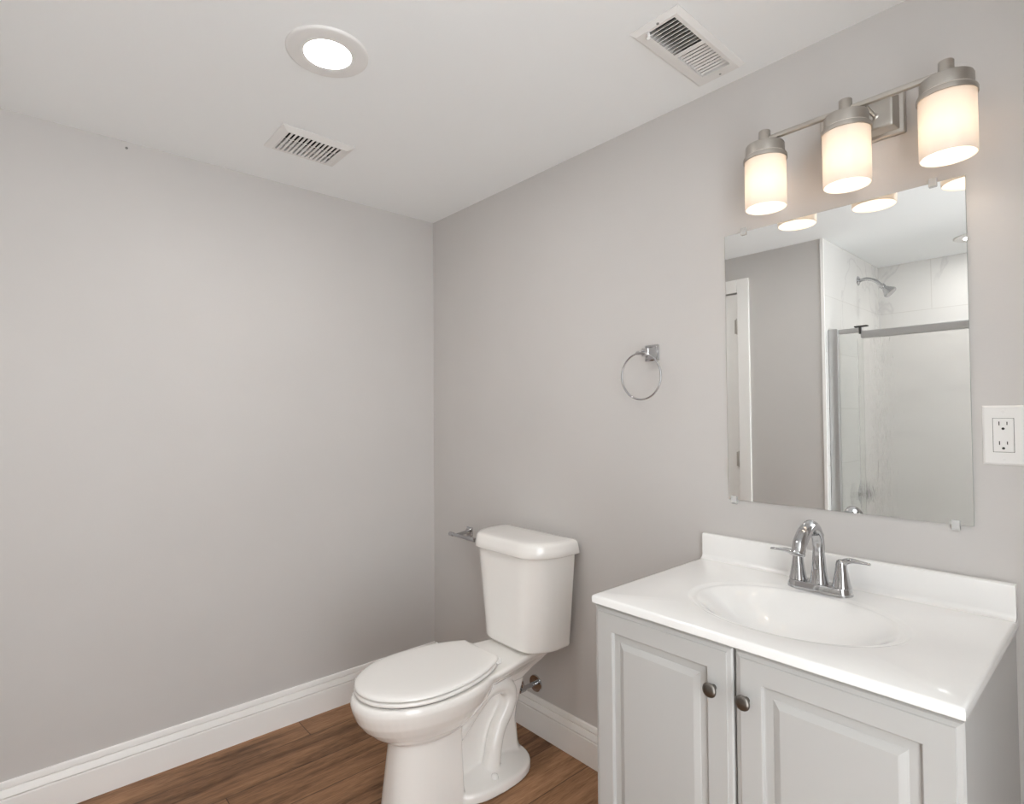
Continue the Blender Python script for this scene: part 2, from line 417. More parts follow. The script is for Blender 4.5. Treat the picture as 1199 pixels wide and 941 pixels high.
# ------------------------------------------------------------------ ceiling vents
def vent_frame(X0, X1, Y0, Y1, op, drop, lip):
    x0, x1, y0, y1 = op
    bm = BM()
    def ring(a, b, c, d, z): return [(a, c, z), (b, c, z), (b, d, z), (a, d, z)]
    add_loft(bm, [ring(X0, X1, Y0, Y1, H - 0.0005), ring(X0, X1, Y0, Y1, H - 0.003), ring(X0 + lip, X1 - lip, Y0 + lip, Y1 - lip, H - drop),
                  ring(x0, x1, y0, y1, H - drop), ring(x0, x1, y0, y1, H - drop + 0.004), ring(x0, x1, y0, y1, H + 0.03)], False, False)
    return bm
# long register by the mirror wall
lvx0, lvx1, lvy0, lvy1 = 1.549, 1.694, -0.410, -0.060
t = thing('air_register', 'long white two-way ceiling register beside the mirror wall, half its louvres open', 'air vent', (1.6215, -0.235, H))
op = (1.588, 1.6715, -0.392, -0.108)
obj('frame', vent_frame(lvx0, lvx1, lvy0, lvy1, op, 0.012, 0.012), M['white_metal'], t, True, 20)
bm = BM()
ny = 20; pitch = (op[3] - op[2] - 0.012) / ny
for i in range(ny):
    yc = op[2] + (i + 0.5) * pitch + (0.012 if i >= ny // 2 else 0)
    sgn = 1 if i < ny // 2 else -1
    ang = math.radians(38) * sgn
    hw = 0.0098 if i < ny // 2 else 0.0033
    vs = add_box(bm, op[0] - 0.001, op[1] + 0.001, -hw, hw, -0.0006, 0.0006)
    if i < ny // 2: ang = math.radians(52)
    else: ang = -math.radians(34)
    for v in vs:
        yy, zz = v.co.y, v.co.z
        v.co.y = yc + yy * math.cos(ang) - zz * math.sin(ang)
        v.co.z = H - 0.0045 + yy * math.sin(ang) + zz * math.cos(ang)
add_box(bm, op[0] - 0.001, op[1] + 0.001, op[2] + ny // 2 * pitch - 0.001, op[2] + ny // 2 * pitch + 0.013, H - 0.0118, H - 0.0100)
obj('louvre', bm, M['white_metal'], t)
bm = BM()
for k in range(5):
    xx = op[0] + 0.010 + k * 0.0158
    add_box(bm, xx, xx + 0.0012, op[2] + 0.004, op[3] - 0.004, H + 0.008, H + 0.026)
obj('damper', bm, M['damper'], t)
bm = BM(); add_loft(bm, [[(1.5835, -0.4035, z), (1.6885, -0.4035, z), (1.6885, -0.0915, z), (1.5835, -0.0915, z)] for z in (H - 0.002, H + 0.08)], False, True)
obj('duct', bm, M['duct'], t)
bm = BM(); add_box(bm, 1.592, 1.600, -0.3935, -0.3885, H - 0.027, H - 0.010, 0.002); add_lathe(bm, (1.596, -0.391, H - 0.027), (0, 0, -1), [(0.003, -0.004), (0.0055, -0.002), (0.006, 0.001), (0.004, 0.004), (0.0005, 0.005)], 12)
obj('lever', bm, M['white_metal'], t, True)
for yy in (-0.401, -0.084):
    bm = BM(); add_lathe(bm, (1.6300, yy, H - 0.011), (0, 0, -1), [(0.0038, 0), (0.0034, 0.0016), (0.001, 0.0022)], 12)
    obj('screw', bm, M['damper'], t, True)
# short grille near the left wall
svx0, svx1, svy0, svy1 = 0.296, 0.502, -0.940, -0.676
t = thing('air_grille', 'small white slotted ceiling grille near the left wall, below the recessed light', 'air vent', (0.399, -0.808, H))
op = (0.331, 0.477, -0.911, -0.712)
obj('frame', vent_frame(svx0, svx1, svy0, svy1, op, 0.014, 0.022), M['white_metal'], t, True, 20)
bm = BM(); ns = 13; pitch = (op[3] - op[2]) / ns
for i in range(ns):
    y0 = op[2] + i * pitch
    add_box(bm, op[0] - 0.001, op[1] + 0.001, y0 + 0.0084, y0 + pitch + 0.0008 if i < ns - 1 else op[3], H - 0.0138, H - 0.0120)
for xx in (op[0] + 0.047, op[0] + 0.093): add_box(bm, xx - 0.0025, xx + 0.0025, op[2], op[3], H - 0.0115, H - 0.0105)
obj('louvre', bm, M['white_metal'], t)
bm = BM(); add_loft(bm, [[(0.3235, -0.9135, z), (0.4805, -0.9135, z), (0.4805, -0.7135, z), (0.3235, -0.7135, z)] for z in (H - 0.002, H + 0.08)], False, True)
obj('duct', bm, M['duct'], t)

# small nail high on the left wall
tag(obj('nail', lathe((0.0, -1.323, 2.274), (1, 0, 0), [(0.002, -0.004), (0.002, 0.006), (0.0045, 0.0065), (0.0045, 0.008), (0.001, 0.009)], 12), M['nail'], None, True),
    'tiny grey nail in the left wall just under the ceiling', 'nail')

# ------------------------------------------------------------------ vanity light
LX = [1.766, 1.962, 2.158]; LY = -0.108; BZ = 2.034
t = thing('vanity_light', 'brushed nickel three-lamp vanity light with frosted glass shades above the mirror', 'wall light', (1.966, 0, 2.03))
def rect_ring(xc, zc, hx, hz, y, r=0.0):
    pts = []
    for sx, sz, a0 in ((1, 1, 0), (-1, 1, 90), (-1, -1, 180), (1, -1, 270)):
        for k in range(4):
            a = math.radians(a0 + k * 30)
            pts.append((xc + sx * (hx - r) + r * math.cos(a), y, zc + sz * (hz - r) + r * math.sin(a)))
    return pts
bm = BM()
PX, PZ = 1.9655, 2.028
add_loft(bm, [rect_ring(PX, PZ, 0.095, 0.052, 0.0, 0.004), rect_ring(PX, PZ, 0.095, 0.052, -0.009, 0.004), rect_ring(PX, PZ, 0.092, 0.049, -0.012, 0.004),
              rect_ring(PX, PZ, 0.084, 0.042, -0.0135, 0.003), rect_ring(PX, PZ, 0.074, 0.034, -0.032, 0.003), rect_ring(PX, PZ, 0.070, 0.030, -0.034, 0.003)])
obj('backplate', bm, M['nickel'], t, True, 25)
for xx in (1.9275, 2.003):
    obj('stem', lathe((xx, -0.030, 2.027), (0, -1, 0), [(0.0085, 0), (0.0085, 0.004), (0.0045, 0.006), (0.0045, 0.074)], 16), M['nickel'], t, True)
obj('bar', box(LX[0], LX[2], LY - 0.006, LY + 0.006, BZ - 0.0065, BZ + 0.0055, 0.0025, 3), M['nickel_bar'], t, True)
for x in LX:
    hd = obj('lamp_holder', lathe((x, LY, 2.019), (0, 0, -1), [(0.0005, -0.0005), (0.044, 0), (0.0475, 0.0015), (0.0485, 0.004), (0.0485, 0.030), (0.0500, 0.031), (0.0535, 0.0325), (0.0545, 0.035), (0.0545, 0.043), (0.0530, 0.0445), (0.0520, 0.042), (0.046, 0.034), (0.0005, 0.034)], 48, False), M['nickel'], t, True, 30)
    obj('finial', lathe((x, LY, 2.018), (0, 0, 1), [(0.0145, 0), (0.0145, 0.038), (0.0135, 0.0395), (0.0005, 0.040)], 28), M['nickel'], t, True)
    obj('glass_shade', lathe((x, LY, 1.990), (0, 0, -1), [(0.0495, 0), (0.0515, 0.004), (0.0515, 0.139), (0.0508, 0.1415), (0.0495, 0.142), (0.0485, 0.140), (0.0485, 0.004)], 56, False), M['shade'], t, True)
    obj('bulb', lathe((x, LY, 1.985), (0, 0, -1), [(0.010, 0), (0.011, 0.012), (0.013, 0.020), (0.0165, 0.032), (0.0175, 0.042), (0.0155, 0.053), (0.010, 0.060), (0.005, 0.0625), (0.0005, 0.063)], 28), M['bulb'], t, True)
    ld = bpy.data.lights.new('bulb_light', 'POINT'); ld.energy = BULB_WATTS; ld.color = WARM_COL; ld.shadow_soft_size = 0.012
    lo = bpy.data.objects.new('bulb_light', ld); COL.objects.link(lo); lo.location = (x, LY, 1.906); lo.parent = t
    lo.matrix_parent_inverse = Matrix.Translation(t.location).inverted()

# ------------------------------------------------------------------ mirror
MX0, MX1, MZ0, MZ1 = 1.596, 2.1692, 1.042, 1.8345
t = thing('mirror', 'frameless rectangular wall mirror held by clear clips above the sink', 'mirror', (1.8826, 0, MZ0))
bm = BM(); add_box(bm, MX0, MX1, -0.006, -0.001, MZ0, MZ1)
bm.faces.ensure_lookup_table(); bm.normal_update()
for f in bm.faces: f.material_index = 0 if f.normal.y < -0.9 else 1
obj('mirror_glass', bm, [M['mirror'], M['mirror_edge']], t)
for x, z, s in ((1.655, MZ1, 1), (2.110, MZ1, 1), (1.613, MZ0, -1), (2.137, MZ0, -1)):
    bm = BM()
    add_box(bm, x - 0.008, x + 0.008, -0.0115, -0.0062, z - 0.010, z + 0.010, 0.002)
    add_box(bm, x - 0.008, x + 0.008, -0.0085, -0.0002, min(z + s * 0.002, z + s * 0.013), max(z + s * 0.002, z + s * 0.013), 0.0015)
    c = obj('clip', bm, M['clip'], t)
    obj('screw', lathe((x, -0.0082, z + s * 0.0075), (0, -1, 0), [(0.0030, 0), (0.0027, 0.001), (0.0005, 0.0016)], 12), M['chrome'], c, True)

# ------------------------------------------------------------------ outlet
t = thing('power_outlet', 'white wall plate with a duplex socket right of the mirror', 'electrical outlet', (2.245, 0, 1.246))
PX0, PX1, PZ0, PZ1 = 2.1875, 2.310, 1.182, 1.3115
bm = BM()
def rr(x0, x1, z0, z1, y): return [(x0, y, z0), (x1, y, z0), (x1, y, z1), (x0, y, z1)]
add_loft(bm, [rr(PX0, PX1, PZ0, PZ1, 0), rr(PX0, PX1, PZ0, PZ1, -0.003), rr(PX0 + 0.004, PX1 - 0.004, PZ0 + 0.004, PZ1 - 0.004, -0.0062)])
obj('cover_plate', bm, M['plastic'], t)
RX0, RX1, RZ0, RZ1 = 2.2060, 2.2400, 1.2105, 1.2830
obj('socket_gap', box(RX0 - 0.0008, RX1 + 0.0008, -0.0064, -0.005, RZ0 - 0.0008, RZ1 + 0.0008), M['seam'], t)
rc = obj('receptacle', box(RX0, RX1, -0.0082, -0.004, RZ0, RZ1, 0.0012), M['plastic'], t)
for zc in (1.2645, 1.2220):
    bm = BM()
    add_box(bm, 2.2155, 2.2172, -0.0086, -0.0078, zc + 0.0035, zc + 0.0120)
    add_box(bm, 2.2285, 2.2302, -0.0086, -0.0078, zc + 0.0045, zc + 0.0115)
    add_lathe(bm, (2.2228, -0.0078, zc - 0.0035), (0, -1, 0), [(0.0027, 0), (0.0027, 0.0008)], 14)
    obj('slot', bm, M['slot'], rc)
for zc in (1.2995, 1.1945):
    bm = BM(); add_lathe(bm, (2.2230, -0.0060, zc), (0, -1, 0), [(0.0034, 0), (0.0032, 0.0010), (0.001, 0.0015)], 14)
    obj('screw', bm, M['plastic'], t, True)

# ------------------------------------------------------------------ towel ring
t = thing('towel_ring', 'chrome towel ring on a square bracket left of the mirror', 'towel ring', (1.330, 0, 1.505))
def sq(x, z, h, y): return rect_ring(x, z, h, h, y, 0.0015)
bm = BM(); bx, bz = 1.3300, 1.5045
add_loft(bm, [sq(bx, bz, 0.027, 0.0), sq(bx, bz, 0.027, -0.005), sq(bx, bz, 0.023, -0.0085), sq(bx, bz, 0.0205, -0.0095), sq(bx, bz, 0.0135, -0.026), sq(bx, bz, 0.0135, -0.044), sq(bx, bz, 0.0120, -0.0455)])
obj('bracket', bm, M['chrome'], t, True, 25)
obj('ring_pin', lathe((1.301, -0.0495, 1.503), (1, 0, 0), [(0.0060, 0), (0.0068, 0.001), (0.0068, 0.024), (0.0060, 0.025)], 20), M['chrome'], t, True)
bm = BM(); Rr = 0.0775
add_tube(bm, [(1.3185 + Rr * math.sin(a), -0.0530 - 0.002 * math.cos(a), 1.4245 + Rr * math.cos(a)) for a in [2 * PI * k / 72 for k in range(72)]], 0.0033, 10, cyc=True)
obj('ring', bm, M['chrome'], t, True, 80)

# ------------------------------------------------------------------ toilet paper holder
t = thing('toilet_paper_holder', 'small chrome toilet paper holder arm on the wall behind the tank', 'toilet paper holder', (0.305, 0, 0.749))
bm = BM(); bx, bz = 0.3050, 0.749
add_loft(bm, [sq(bx, bz, 0.021, 0.0), sq(bx, bz, 0.021, -0.004), sq(bx, bz, 0.018, -0.007), sq(bx, bz, 0.015, -0.009), sq(bx, bz, 0.007, -0.024), sq(bx, bz - 0.004, 0.006, -0.074)])
obj('bracket', bm, M['chrome'], t, True, 25)
obj('roller_arm', lathe((0.250, -0.0765, 0.7420), (1, 0, 0), [(0.005, 0), (0.0098, 0.001), (0.0098, 0.026), (0.0078, 0.028), (0.0078, 0.130), (0.0098, 0.132), (0.0098, 0.190), (0.005, 0.192)], 20), M['chrome'], t, True)

# ------------------------------------------------------------------ toilet
CX = 0.792
t = thing('toilet', 'white two-piece toilet with closed lid standing in the corner by the vanity', 'toilet', (CX, -0.45, 0))
def sstep(a, b, x):
    u = min(max((x - a) / (b - a), 0), 1); return u * u * (3 - 2 * u)
def tank_ring(hw, fw, yf, ym, yb, z, ins=0.0, rf=0.034):
    """plan of the tank: side half-width hw, flat front half-width fw at yf, curved corners starting at ym"""
    hw -= ins; yb -= ins * 0.7; yf += ins; fw -= ins * 0.35
    P = []
    rb = 0.014
    for k in range(5):
        a = math.radians(90 - k * 22.5); P.append((hw - rb + rb * math.cos(a), yb - rb + rb * math.sin(a)))
    A = Vector((hw, ym)); B = Vector((fw, yf)); K = Vector((hw - 0.004, ym + (yf - ym) * 0.60))
    bez = lambda t: A * (1 - t) ** 2 + K * 2 * t * (1 - t) + B * t * t
    for k in range(13): P.append(tuple(bez(k / 12 * 0.86)))
    E = bez(0.86); F = Vector((fw - rf, yf))
    for k in range(1, 7):
        t = k / 6; q = E * (1 - t) ** 2 + B * 2 * t * (1 - t) + F * t * t; P.append(tuple(q))
    for k in range(1, 8): P.append(((fw - rf) * (1 - k / 8), yf))
    out = P + [(0.0, yf)] + [(-x, y) for x, y in reversed(P)]
    return [(CX + x, y, z) for x, y in out]
bm = BM(); rings = []
for z, ins in ((0.4195, 0.012), (0.4215, 0.006), (0.426, 0.0018), (0.434, 0.0)):
    rings.append(tank_ring(0.177, 0.104, -0.212, -0.095, -0.025, z, ins))
for k in range(0, 9):
    u = k / 8
    rings.append(tank_ring(0.177 + 0.031 * u ** 0.9, 0.104 + 0.026 * u ** 0.9, -0.212 - 0.016 * u, -0.095 - 0.005 * u, -0.025, 0.450 + (0.786 - 0.450) * u))
add_loft(bm, rings)
obj('tank', bm, M['porcelain'], t, True, 50)
bm = BM(); rings = []
for z, ins in ((0.776, 0.006), (0.777, 0.002), (0.780, 0.0), (0.800, 0.003), (0.814, 0.0055), (0.821, 0.008), (0.8255, 0.012), (0.8285, 0.018)):
    rings.append(tank_ring(0.221, 0.137, -0.241, -0.105, -0.012, z, ins))
for z, k in ((0.8302, 0.90), (0.8315, 0.75), (0.8325, 0.4)):
    rings.append([(CX + (x - CX) * k, -0.12 + (y + 0.12) * k, z) for x, y, _ in tank_ring(0.221, 0.137, -0.241, -0.105, -0.012, z, 0.018)])
add_loft(bm, rings)
obj('tank_lid', bm, M['porcelain'], t, True, 50)

def egg(y0, hw, fl, rl, z, n=56, deck=None, p=2.0, prear=2.0):
    """outline: centre y0, half-width hw, front length fl (toward -y), rear length rl"""
    pts = []
    for k in range(n):
        a = 2 * PI * k / n
        s, c = math.sin(a), math.cos(a)
        x = hw * math.copysign(abs(s) ** (2 / p), s)
        y = y0 - (fl if c > 0 else rl) * math.copysign(abs(c) ** (2 / (p if c > 0 else prear)), c)
        pts.append((CX + x, y, z))
    return pts
bm = BM()
# bowl
add_loft(bm, [egg(-0.545, *r) for r in (
    (0.045, 0.09, 0.10, 0.225), (0.092, 0.150, 0.14, 0.243), (0.112, 0.182, 0.165, 0.262), (0.135, 0.212, 0.19, 0.285), (0.154, 0.240, 0.215, 0.312), (0.168, 0.260, 0.24, 0.340),
    (0.178, 0.272, 0.255, 0.370), (0.182, 0.275, 0.258, 0.385), (0.181, 0.2735, 0.257, 0.398), (0.177, 0.269, 0.253, 0.4065), (0.168, 0.260, 0.245, 0.409))])
# deck behind the bowl
def deck_ring(z, hw0, hw1, y0, y1, r=0.02):
    pts = []
    for k in range(5):
        a = math.radians(90 - 22.5 * k); pts.append((hw1 - r + r * math.cos(a), y1 - r + r * math.sin(a)))
    for k in range(9):
        u = k / 8; pts.append((hw1 + (hw0 - hw1) * sstep(0, 1, u), y1 - 0.03 + (y0 - y1 + 0.03) * u))
    m = [(-x, y) for x, y in reversed(pts)]
    return [(CX + x, y, z) for x, y in pts + m]
add_loft(bm, [deck_ring(z, a, b, y0, y1) for z, a, b, y0, y1 in (
    (0.300, 0.050, 0.050, -0.42, -0.15), (0.335, 0.080, 0.066, -0.42, -0.11), (0.360, 0.115, 0.082, -0.42, -0.075), (0.380, 0.138, 0.094, -0.42, -0.05), (0.398, 0.146, 0.100, -0.42, -0.04), (0.406, 0.144, 0.098, -0.42, -0.042), (0.409, 0.138, 0.092, -0.42, -0.048))])
add_box(bm, CX - 0.08, CX + 0.08, -0.18, -0.06, 0.40, 0.4235)
# plinth in front
add_loft(bm, [egg(-0.50, hw, fl, 0.035, z, p=2.6, prear=6) for hw, fl, z in ((0.110, 0.217, 0.0), (0.108, 0.214, 0.03), (0.102, 0.206, 0.10), (0.096, 0.198, 0.17), (0.093, 0.191, 0.225), (0.093, 0.190, 0.25), (0.09, 0.17, 0.30))])
# rear web
def web_ring(z, hw, y0, y1):
    return [(CX + hw, y0, z), (CX + hw, y1 - 0.02, z), (CX + hw * 0.6, y1, z), (CX - hw * 0.6, y1, z), (CX - hw, y1 - 0.02, z), (CX - hw, y0, z)]
add_loft(bm, [web_ring(z, hw, -0.56, y1) for z, hw, y1 in ((0.0, 0.058, -0.150), (0.06, 0.044, -0.165), (0.15, 0.036, -0.172), (0.20, 0.036, -0.162), (0.30, 0.042, -0.128), (0.38, 0.060, -0.10))])
# foot flange
def foot_ring(z, ins):
    pts = []
    for k in range(40):
        a = 2 * PI * k / 40; s, c = math.sin(a), math.cos(a)
        x = 0.152 * math.copysign(abs(s) ** (2 / 2.6), s); y = -0.335 - (0.190 if c > 0 else 0.195) * math.copysign(abs(c) ** (2 / 2.6), c)
        pts.append((CX + x * (1 - ins / 0.15), -0.335 + (y + 0.335) * (1 - ins / 0.2), z))
    return pts
add_loft(bm, [foot_ring(0.0, 0.004), foot_ring(0.004, 0.0), foot_ring(0.026, 0.0015), foot_ring(0.033, 0.008), foot_ring(0.042, 0.045), foot_ring(0.060, 0.10)])
# trapway relief on both sides
for s in (-1, 1):
    xx = CX + s * 0.050
    P = smooth_path([(xx - s * 0.015, -0.56, 0.165), (xx, -0.485, 0.205), (xx + s * 0.004, -0.410, 0.272), (xx + s * 0.004, -0.345, 0.316), (xx + s * 0.004, -0.280, 0.318), (xx + s * 0.004, -0.240, 0.288),
                     (xx + s * 0.004, -0.236, 0.250), (xx + s * 0.006, -0.258, 0.212), (xx + s * 0.009, -0.292, 0.172), (xx + s * 0.012, -0.313, 0.125), (xx + s * 0.013, -0.324, 0.075), (xx + s * 0.014, -0.338, 0.02)], 6)
    add_tube(bm, P, [0.034, 0.035, 0.034, 0.032, 0.031, 0.031, 0.031, 0.032, 0.036], 16)
    P2 = smooth_path([(xx - s * 0.01, -0.56, 0.235), (xx, -0.49, 0.270), (xx + s * 0.004, -0.42, 0.335), (xx, -0.36, 0.38)], 6)
    add_tube(bm, P2, 0.040, 14)
bowl = obj('bowl', bm, M['porcelain'], t)
md = bowl.modifiers.new('fuse', 'REMESH'); md.mode = 'VOXEL'; md.voxel_size = 0.0036; md.use_smooth_shade = True
md = bowl.modifiers.new('soften', 'SMOOTH'); md.factor = 0.5; md.iterations = 5
# seat and lid
def seat_outline(z, ins, rear):
    pts = []; y0 = -0.585; hw = 0.178 - ins; fl = 0.222 - ins; n = 40
    for k in range(n + 1):
        a = -PI / 2 + PI * k / n
        pts.append((hw * math.sin(a), y0 - fl * math.cos(a)))
    # right flank running back to the hinge
    for k in range(1, 15):
        u = k / 14; y = y0 + (rear - ins * 0.6 - y0) * u
        w = (0.178) * math.sqrt(max(0, 1 - ((y - y0) / 0.322) ** 2)) - ins
        pts.append((w, y))
    flank = [(-x, y) for x, y in reversed(pts[n + 1:])]
    return [(CX + x, y, z) for x, y in pts + flank]
bm = BM()
add_loft(bm, [seat_outline(z, i, -0.335) for z, i in ((0.4135, 0.010), (0.4145, 0.005), (0.418, 0.0015), (0.422, 0.001), (0.4262, 0.003), (0.4275, 0.007))])
obj('seat', bm, M['seat'], t, True, 50)
bm = BM()
add_loft(bm, [seat_outline(z, i, -0.318) for z, i in ((0.4305, 0.012), (0.4312, 0.006), (0.4335, 0.0025), (0.438, 0.003), (0.442, 0.007), (0.445, 0.016), (0.4465, 0.030), (0.4475, 0.055), (0.448, 0.09))])
obj('seat_lid', bm, M['seat'], t, True, 50)
bm = BM(); add_loft(bm, [seat_outline(z, 0.013, -0.345) for z in (0.4085, 0.432)]); obj('seat_buffer', bm, M['seam'], t)
for s in (-1, 1):
    bm = BM(); add_box(bm, CX + s * 0.078 - 0.016, CX + s * 0.078 + 0.016, -0.330, -0.300, 0.4095, 0.431, 0.005, 3)
    obj('hinge', bm, M['seat'], t, True)
    obj('bolt_cap', lathe((CX + s * 0.112, -0.352, 0.030), (0, 0, 1), [(0.0135, 0), (0.0135, 0.010), (0.0115, 0.017), (0.006, 0.021), (0.0005, 0.022)], 20), M['seat'], t, True)

# water supply on the wall right of the bowl
t = thing('water_supply_valve', 'chrome water supply pipe and round flange on the wall behind the toilet', 'water valve', (0.748, 0, 0.196))
obj('flange', lathe((0.748, 0, 0.196), (0, -1, 0), [(0.0335, 0), (0.0340, 0.003), (0.0325, 0.0055), (0.0290, 0.0062), (0.0270, 0.0052), (0.0130, 0.0060), (0.0005, 0.0060)], 40), M['chrome'], t, True)
obj('pipe', lathe((0.748, -0.010, 0.196), (0, -1, 0), [(0.0088, -0.006), (0.0088, 0.055)], 20), M['chrome'], t, True)
bm = BM(); add_lathe(bm, (0.748, -0.062, 0.196), (0, -1, 0), [(0.010, 0), (0.0125, 0.002), (0.0125, 0.028), (0.009, 0.030), (0.006, 0.040)], 20)
add_lathe(bm, (0.748, -0.078, 0.196), (0, 0, 1), [(0.009, 0), (0.009, 0.022), (0.006, 0.024), (0.006, 0.034)], 16)
obj('valve_body', bm, M['chrome'], t, True)
bm = BM(); add_lathe(bm, (0.748, -0.100, 0.196), (0, -1, 0), [(0.004, 0), (0.014, 0.002), (0.016, 0.006), (0.014, 0.010), (0.004, 0.011)], 20)
obj('handle', bm, M['chrome'], t, True)
bm = BM(); add_tube(bm, smooth_path([(0.748, -0.078, 0.228), (0.748, -0.079, 0.28), (0.715, -0.085, 0.34), (0.672, -0.09, 0.39), (0.668, -0.09, 0.4195)], 6), 0.0045, 10)
obj('supply_hose', bm, M['alu'], t, True)

# ------------------------------------------------------------------ vanity cabinet
VX0, VX1 = 1.5195, 2.2335
VF = -0.518       # face of the carcass; doors stand in front of it
CZ = 0.835
t = thing('vanity_cabinet', 'white two-door vanity cabinet with raised panel doors under the sink', 'cabinet', (1.8765, -0.26, 0))
bm = BM()
T = 0.016
add_box(bm, VX0, VX0 + T, VF, -0.002, 0, CZ); add_box(bm, VX1 - T, VX1, VF, -0.002, 0, CZ)
add_box(bm, VX0 + T, VX1 - T, -0.012, -0.002, 0.09, CZ); add_box(bm, VX0 + T, VX1 - T, VF, -0.012, 0.09, 0.106)
add_box(bm, VX0 + T, VX1 - T, VF, VF + 0.018, CZ - 0.05, CZ); add_box(bm, VX0 + T, VX1 - T, VF + 0.06, VF + 0.075, 0, 0.09)
add_box(bm, 1.8765 - 0.02, 1.8765 + 0.02, VF, VF + 0.018, 0.106, CZ - 0.05)
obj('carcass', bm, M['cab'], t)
def door_mesh(x0, x1, z0, z1):
    """raised panel door, front toward -y"""
    bm = BM()
    def rg(ins, y): return [(x0 + ins, y, z0 + ins), (x1 - ins, y, z0 + ins), (x1 - ins, y, z1 - ins), (x0 + ins, y, z1 - ins)]
    yb = VF - 0.0005; d = 0.018
    seq = [(0, yb), (0, yb - d + 0.007), (0.003, yb - d + 0.004), (0.010, yb - d + 0.0022), (0.0115, yb - d), (0.052, yb - d), (0.0535, yb - d + 0.001), (0.0555, yb - d + 0.0075),
           (0.058, yb - d + 0.0080), (0.0725, yb - d + 0.0075), (0.0745, yb - d + 0.0060), (0.084, yb - d + 0.0020), (0.0865, yb - d + 0.0012)]
    add_loft(bm, [rg(i, y) for i, y in seq])
    return bm
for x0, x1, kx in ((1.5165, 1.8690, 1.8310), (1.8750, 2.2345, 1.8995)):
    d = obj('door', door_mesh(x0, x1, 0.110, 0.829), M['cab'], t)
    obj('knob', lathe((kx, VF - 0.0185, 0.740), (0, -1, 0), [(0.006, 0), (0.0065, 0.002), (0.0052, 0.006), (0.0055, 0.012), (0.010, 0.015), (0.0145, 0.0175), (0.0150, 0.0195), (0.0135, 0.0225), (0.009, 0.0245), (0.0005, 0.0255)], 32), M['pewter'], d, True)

# ------------------------------------------------------------------ vanity top with integral basin
TX0, TX1, TY0, TY1, TZ0, TZ1 = 1.5165, 2.2380, -0.545, -0.002, CZ + 0.0005, 0.8560
t = thing('vanity_sink', 'glossy white one-piece vanity top with oval sink basin and backsplash', 'sink', (1.8765, -0.27, CZ))
SXc, SYc = 1.886, -0.298
def basin_pt(a, rr):
    """rr 0 = centre drain, 1 = bowl rim, 1.09 = outer edge of the shallow lip"""
    return SXc + 0.205 * rr * math.cos(a), SYc + 0.158 * rr * math.sin(a)
def basin_z(rr):
    if rr >= 1.14: return TZ1
    lip = 0.0045 * sstep(0, 0.6, (1.14 - rr) / 0.14)
    return TZ1 - lip - (0.093 * (1 - (rr / 1.03) ** 2.2) ** 1.38 if rr < 1.03 else 0)
bm = BM()
na = 96; rad = [1.14 - 0.02 * k for k in range(8)] + [0.992, 0.98, 0.96, 0.93, 0.90, 0.86, 0.8, 0.72, 0.62, 0.5, 0.38, 0.26, 0.16, 0.09]
rings = []
for rr in rad:
    rings.append([(*basin_pt(2 * PI * k / na, rr), basin_z(rr)) for k in range(na)])
vr = add_loft(bm, rings, False, False)
# flat deck between the oval and the rectangular outline
br = 0.006
rect = []
for k in range(na):
    a = 2 * PI * k / na; x, y = basin_pt(a, 1.14); dx, dy = x - SXc, y - SYc
    s = 1e9
    if dx > 1e-9: s = min(s, (TX1 - br - SXc) / dx)
    if dx < -1e-9: s = min(s, (TX0 + br - SXc) / dx)
    if dy > 1e-9: s = min(s, (TY1 - 0.02 - SYc) / dy)
    if dy < -1e-9: s = min(s, (TY0 + br - SYc) / dy)
    rect.append([SXc + dx * s, SYc + dy * s])
# snap the nearest points to the four corners
for cx_, cy_ in ((TX0 + br, TY0 + br), (TX1 - br, TY0 + br), (TX0 + br, TY1 - 0.02), (TX1 - br, TY1 - 0.02)):
    i = min(range(na), key=lambda q: (rect[q][0] - cx_) ** 2 + (rect[q][1] - cy_) ** 2); rect[i] = [cx_, cy_]
outer = [bm.verts.new((x, y, TZ1)) for x, y in rect]
for k in range(na):
    bm.faces.new((vr[0][k], vr[0][(k + 1) % na], outer[(k + 1) % na], outer[k]))
# rounded edge and skirt
def push(x, y, q):
    nx = x + (q if abs(x - (TX1 - br)) < 1e-4 else (-q if abs(x - (TX0 + br)) < 1e-4 else 0))
    ny = y + (-q if abs(y - (TY0 + br)) < 1e-4 else (0.02 if abs(y - (TY1 - 0.02)) < 1e-4 else 0))
    return nx, ny
prev = outer
for q, dz in ((0.003, 0.0008), (0.0052, 0.0028), (0.006, 0.006), (0.006, TZ1 - TZ0 - 0.002), (0.004, TZ1 - TZ0)):
    cur = [bm.verts.new((*push(x, y, q), TZ1 - dz)) for x, y in rect]
    for k in range(na): bm.faces.new((prev[k], prev[(k + 1) % na], cur[(k + 1) % na], cur[k]))
    prev = cur
# underside shell of the bowl
und = [[(*basin_pt(2 * PI * k / na, 1.05 * rr + 0.04), min(basin_z(rr) - 0.010, TZ0)) for k in range(na)] for rr in (1.0, 0.9, 0.72, 0.5, 0.26, 0.09)]
ur = [[bm.verts.new(c) for c in ring] for ring in und]
for k in range(na): bm.faces.new((prev[k], prev[(k + 1) % na], ur[0][(k + 1) % na], ur[0][k]))
for A, B in zip(ur, ur[1:]):
    for k in range(na): bm.faces.new((A[k], A[(k + 1) % na], B[(k + 1) % na], B[k]))
bm.faces.new(ur[-1])
obj('countertop', bm, M['marble'], t, True, 35)
